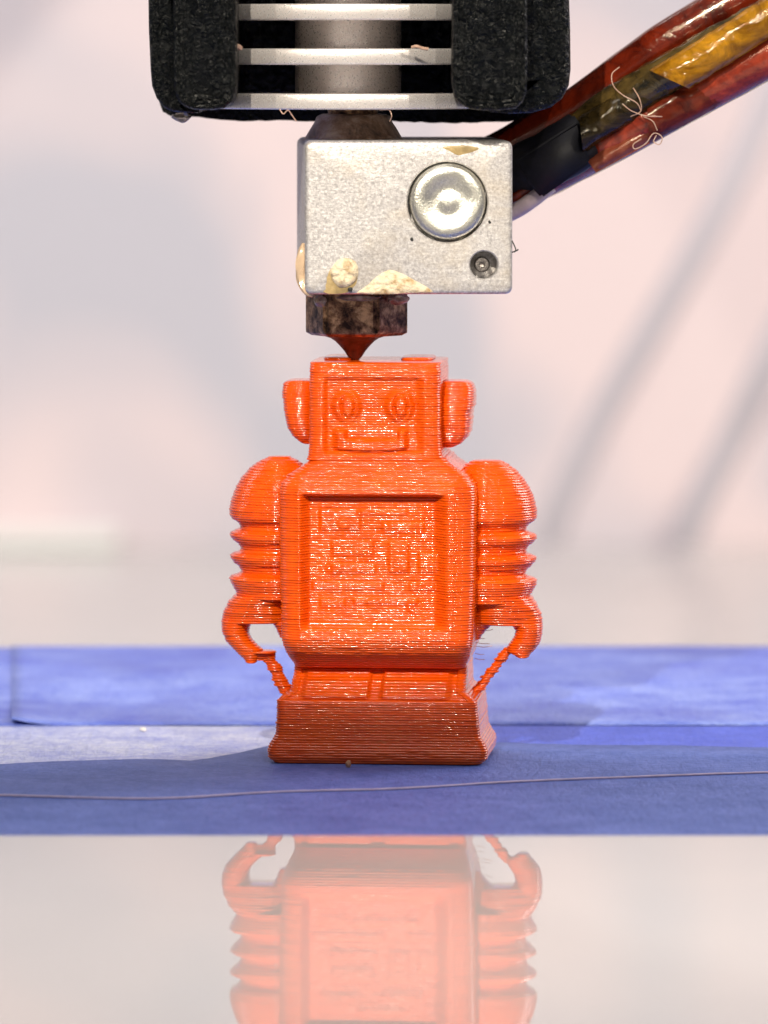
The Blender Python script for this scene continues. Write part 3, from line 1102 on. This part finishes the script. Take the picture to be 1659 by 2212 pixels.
bm.faces.new(f0); bm.faces.new(f1[::-1])
for i in range(len(f0)):
    bm.faces.new((f0[i], f0[(i + 1) % len(f0)], f1[(i + 1) % len(f0)], f1[i]))
shroud = hp("fan_shroud", bm, BLACK, smooth=False, sharp=None)
bm = bmesh.new()
ridge_face(bm, [(P(a, b, SY).x, P(a, b, SY).z) for a, b in
                [(372, -300), (372, -100), (373, 60), (375, 180), (379, 205), (388, 222), (402, 232), (420, 237), (460, 238), (484, 234), (500, 222), (508, 205), (511, 180), (511, 60), (510, -100), (510, -300)]], SY, RY + .4)
hp("shroud_arm", bm, BLACK, shroud, sharp=None)
bm = bmesh.new()
ridge_face(bm, [(P(a, b, SY + 1.5).x, P(a, b, SY + 1.5).z) for a, b in
                [(319, -300), (319, -100), (321, 60), (325, 150), (328, 185), (338, 212), (354, 233), (372, 241), (400, 244), (430, 244), (430, 100), (430, -100), (430, -300)]], SY + 1.6, RY + .6,
           rings=((0, .0), (.12, .2), (.3, .3), (.45, .18), (.6, .26), (.8, .3), (.95, .18), (1.1, .26), (1.4, .26)))
hp("shroud_side", bm, BLACK, shroud, sharp=None)
bm = bmesh.new()
ridge_face(bm, [(P(a, b, SY).x, P(a, b, SY).z) for a, b in
                [(978, -300), (978, -100), (977, 60), (976, 180), (982, 208), (996, 226), (1016, 236), (1040, 239), (1085, 239), (1115, 234), (1130, 220), (1138, 200), (1140, 170), (1140, 60), (1138, -100), (1138, -300)]], SY, RY + .4)
hp("shroud_arm", bm, BLACK, shroud, sharp=None)
bm = bmesh.new()
ridge_face(bm, [(P(a, b, SY + 3).x, P(a, b, SY + 3).z) for a, b in
                [(1040, -300), (1040, 100), (1040, 236), (1060, 243), (1100, 246), (1150, 244), (1190, 232), (1215, 212), (1229, 185), (1233, 150), (1232, 60), (1226, -100), (1224, -300)]], SY + 3.2, RY + .6,
           rings=((0, .0), (.12, .2), (.4, .4), (.6, .34), (.8, .42), (1.1, .44), (1.4, .36), (1.7, .44), (2.2, .44)))
hp("shroud_side", bm, BLACK, shroud, sharp=None)
# round sensor dimple on the right arm and the clear nub below the left one
bm = bmesh.new()
c = P(1084, 58, SY)
rings = [[bm.verts.new((c.x + q * math.cos(2 * math.pi * k / 24), SY + dy, c.z + q * math.sin(2 * math.pi * k / 24))) for k in range(24)] for q, dy in ((.66, .1), (.62, -.0), (.5, .0), (.3, .04), (.02, .05))]
for i in range(4):
    for k in range(24):
        bm.faces.new((rings[i][k], rings[i + 1][k], rings[i + 1][(k + 1) % 24], rings[i][(k + 1) % 24]))
hp("dimple", bm, BLACK, shroud)
bm = bmesh.new()
c = P(394, 254, SY + 4)
bmesh.ops.create_icosphere(bm, subdivisions=2, radius=1)
for v in bm.verts:
    k = 1 + .3 * mnoise.noise(v.co * 1.5)
    v.co = Vector((c.x + v.co.x * .85 * k * (1 if v.co.z > 0 else 1 + v.co.z * .6), c.y + v.co.y * .6 * k, c.z + v.co.z * .42 * k))
NUB = simple("clear_glue", (.55, .48, .42), .12)
NUB.node_tree.nodes["Principled BSDF"].inputs['Transmission Weight'].default_value = .6
hp("glue_nub", bm, NUB, shroud)


def wisp(name, px, y, r, m, parent):
    bm = bmesh.new()
    tube_bm(bm, spline([P(a, b, y + dy) for a, b, dy in px], 26), r, 6)
    return hp(name, bm, m, parent)


wisp("stray_strand", [(604, 236, 0), (612, 246, -.3), (622, 238, -.4), (630, 248, -.2), (640, 262, 0)], FY + 1, .045, WISP, sink)
wisp("stray_strand", [(820, 238, 0), (840, 238, -.2), (846, 250, -.4), (842, 262, 0)], FY + 1, .04, WISP, sink)
wisp("stray_strand", [(890, 102, 0), (900, 100, -.3), (912, 104, -.1), (925, 106, 0)], FY - .1, .12, WISP, sink)
wisp("stray_strand", [(505, 104, 0), (512, 100, -.4), (520, 104, 0)], FY + .4, .2, WISP, sink)

# ------------------------------------------------------------------ heater wires
wires = empty("heater_wires", P(1120, 380, 14))
tag(wires, "bundle of red wires wrapped in amber film, rising from the block", "wire bundle")


def wp(name, bm, m, parent=wires, sharp=None):
    bmesh.ops.translate(bm, verts=bm.verts[:], vec=-wires.location)
    return bm_obj(name, bm, m, parent, True, sharp)


def path(px, n=50):
    return spline([P(a, b, y) for a, b, y in px], n)


bm = bmesh.new()
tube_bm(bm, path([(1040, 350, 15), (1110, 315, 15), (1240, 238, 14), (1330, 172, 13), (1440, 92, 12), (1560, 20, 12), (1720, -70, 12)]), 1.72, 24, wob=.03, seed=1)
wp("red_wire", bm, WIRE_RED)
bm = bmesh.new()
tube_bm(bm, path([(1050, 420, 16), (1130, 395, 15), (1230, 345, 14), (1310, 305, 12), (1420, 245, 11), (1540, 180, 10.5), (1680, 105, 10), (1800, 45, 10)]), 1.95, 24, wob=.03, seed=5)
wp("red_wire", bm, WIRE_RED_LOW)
bm = bmesh.new()
tube_bm(bm, path([(1140, 370, 14), (1250, 282, 11.5), (1330, 226, 10), (1430, 165, 9), (1560, 92, 8.5), (1720, 5, 8.5)]), [1.5] * 51, 20, wob=.22, seed=9, squash=.8)
wp("film_wrap", bm, DARKFILM)
def sheet(name, line, w, y0, bulge, m, skew=0.0, nu=44, nv=14, crinkle=.12, seed=0.0):
    """film lying along a line, bowed towards the viewer, with crinkles and a skewed cut end"""
    ln = spline([Vector((a, 0, b)) for a, b in line], nu)
    bm = bmesh.new()
    g = []
    for i2, p in enumerate(ln):
        t = (ln[min(i2 + 1, len(ln) - 1)] - ln[max(i2 - 1, 0)]).normalized()
        nrm = Vector((-t.z, 0, t.x))
        row = []
        for j2 in range(nv + 1):
            q = j2 / nv * 2 - 1
            c2 = p + nrm * (q * w * (1 + .05 * mnoise.noise(Vector((i2 * .3, seed, q))))) + t * (skew * q * max(0, 1 - i2 / 10))
            yy = y0 - bulge * math.sqrt(max(0, 1 - q * q * .96))
            v3 = P(c2.x, c2.z, yy)
            v3.y += crinkle * (mnoise.noise(Vector((v3.x * .55, v3.z * .9, seed))) + .5 * mnoise.noise(Vector((v3.x * 1.6, v3.z * 2.0, seed + 4))))
            row.append(bm.verts.new(v3))
        g.append(row)
    for i2 in range(len(g) - 1):
        for j2 in range(nv):
            bm.faces.new((g[i2][j2], g[i2 + 1][j2], g[i2 + 1][j2 + 1], g[i2][j2 + 1]))
    bmesh.ops.solidify(bm, geom=bm.faces[:], thickness=.06)
    return wp(name, bm, m, sharp=50)


sheet("amber_tape", [(1446, 172), (1500, 138), (1580, 88), (1680, 24), (1790, -46)], 40, 8.0, 1.5, AMBER, skew=26, crinkle=.22, seed=3)
sheet("film_wrap", [(1255, 292), (1310, 256), (1370, 216), (1440, 172), (1500, 135)], 36, 9.8, 1.5, DARKFILM, skew=-18, crinkle=.3, seed=7)
sheet("film_wrap", [(1400, 262), (1480, 220), (1570, 170), (1680, 110), (1800, 45)], 44, 10.2, 1.5, make_wrap("red_film", (0.10, 0.010, 0.006), (0.36, 0.055, 0.022), 0.14), skew=-20, crinkle=.16, seed=15)
# loose film end lying over the lower wire
bm = bmesh.new()
grid = []
for i in range(17):
    t = i / 16
    row = []
    for j in range(9):
        s = j / 8
        a = P(1268 + 205 * t, 345 - 130 * t, 9.5); b = P(1285 + 215 * t, 372 - 118 * t, 12.4)
        p = a.lerp(b, s)
        p.y = 10.6 - 1.1 * math.sin(math.pi * min(1, s * .8 + .1)) + .12 * mnoise.noise(Vector((t * 5, s * 4, 2)))
        p.z += .25 * (1 - s) * mnoise.noise(Vector((t * 6, 1, 8)))
        row.append(bm.verts.new(p))
    grid.append(row)
for i in range(16):
    for j in range(8):
        bm.faces.new((grid[i][j], grid[i + 1][j], grid[i + 1][j + 1], grid[i][j + 1]))
bmesh.ops.solidify(bm, geom=bm.faces[:], thickness=.08)
wp("film_flap", bm, make_wrap("rosy_film", (.26, .05, .035), (.50, .17, .12), .2))
# black sleeve
bm = bmesh.new()
a, b = P(1105, 395, 13.5), P(1262, 305, 12.0)
path2 = spline([P(1080, 385, 14.5), P(1130, 370, 13), P(1185, 343, 11.5), P(1240, 312, 11), P(1262, 298, 11.2)], 24)
tube_bm(bm, path2, [1.6 + .6 * min(1, i / 8) for i in range(len(path2))], 20, wob=.12, seed=21, squash=.7)
wp("black_sleeve", bm, SLEEVE)
bm = bmesh.new()
poly = [P(1112, 345, 9.5), P(1250, 262, 8.8), P(1275, 352, 9.2), P(1170, 428, 10), P(1148, 404, 10)]
top = [bm.verts.new(p) for p in poly]; back = [bm.verts.new(p + Vector((0, .9, 0))) for p in poly]
bm.faces.new(top); bm.faces.new(back[::-1])
for i in range(5):
    bm.faces.new((top[i], top[(i + 1) % 5], back[(i + 1) % 5], back[i]))
bmesh.ops.bevel(bm, geom=bm.edges[:], offset=.2, segments=2, affect='EDGES')
wp("black_tape", bm, SLEEVE)
for p in ([(1060, 425, 16), (1115, 395, 13), (1160, 368, 12)], [(1060, 480, 14), (1115, 455, 12.4), (1150, 432, 11.5), (1190, 400, 11.5)]):
    bm = bmesh.new()
    tube_bm(bm, path(p, 16), .62, 14)
    wp("white_wire", bm, WIRE_WHITE)
bm = bmesh.new()
tube_bm(bm, path([(1060, 455, 15), (1115, 425, 12.8), (1160, 398, 12)], 16), .4, 12)
wp("thin_red_wire", bm, WIRE_RED_LOW)
# curled hairs on the wrap
for pts in ([(1338, 145, 0), (1322, 160, -.4), (1325, 185, -.6), (1345, 205, -.5), (1375, 222, -.8), (1385, 240, -.6)],
            [(1345, 225, 0), (1365, 240, -.6), (1395, 250, -.9), (1430, 252, -.4)],
            [(1368, 190, 0), (1382, 215, -.8), (1384, 240, -.6), (1362, 252, -.2)],
            [(1385, 300, 0), (1368, 312, -.5), (1372, 322, -.7), (1395, 310, -.6), (1412, 288, -.5), (1430, 296, -.6), (1425, 312, -.6), (1412, 306, -.5), (1418, 292, -.3)],
            [(1390, 252, -.3), (1410, 262, -.7), (1420, 282, -.6)]):
    bm = bmesh.new()
    tube_bm(bm, spline([P(a, b, 7.6 + d) for a, b, d in pts], 40), .042, 6)
    wp("curled_strand", bm, WISP)
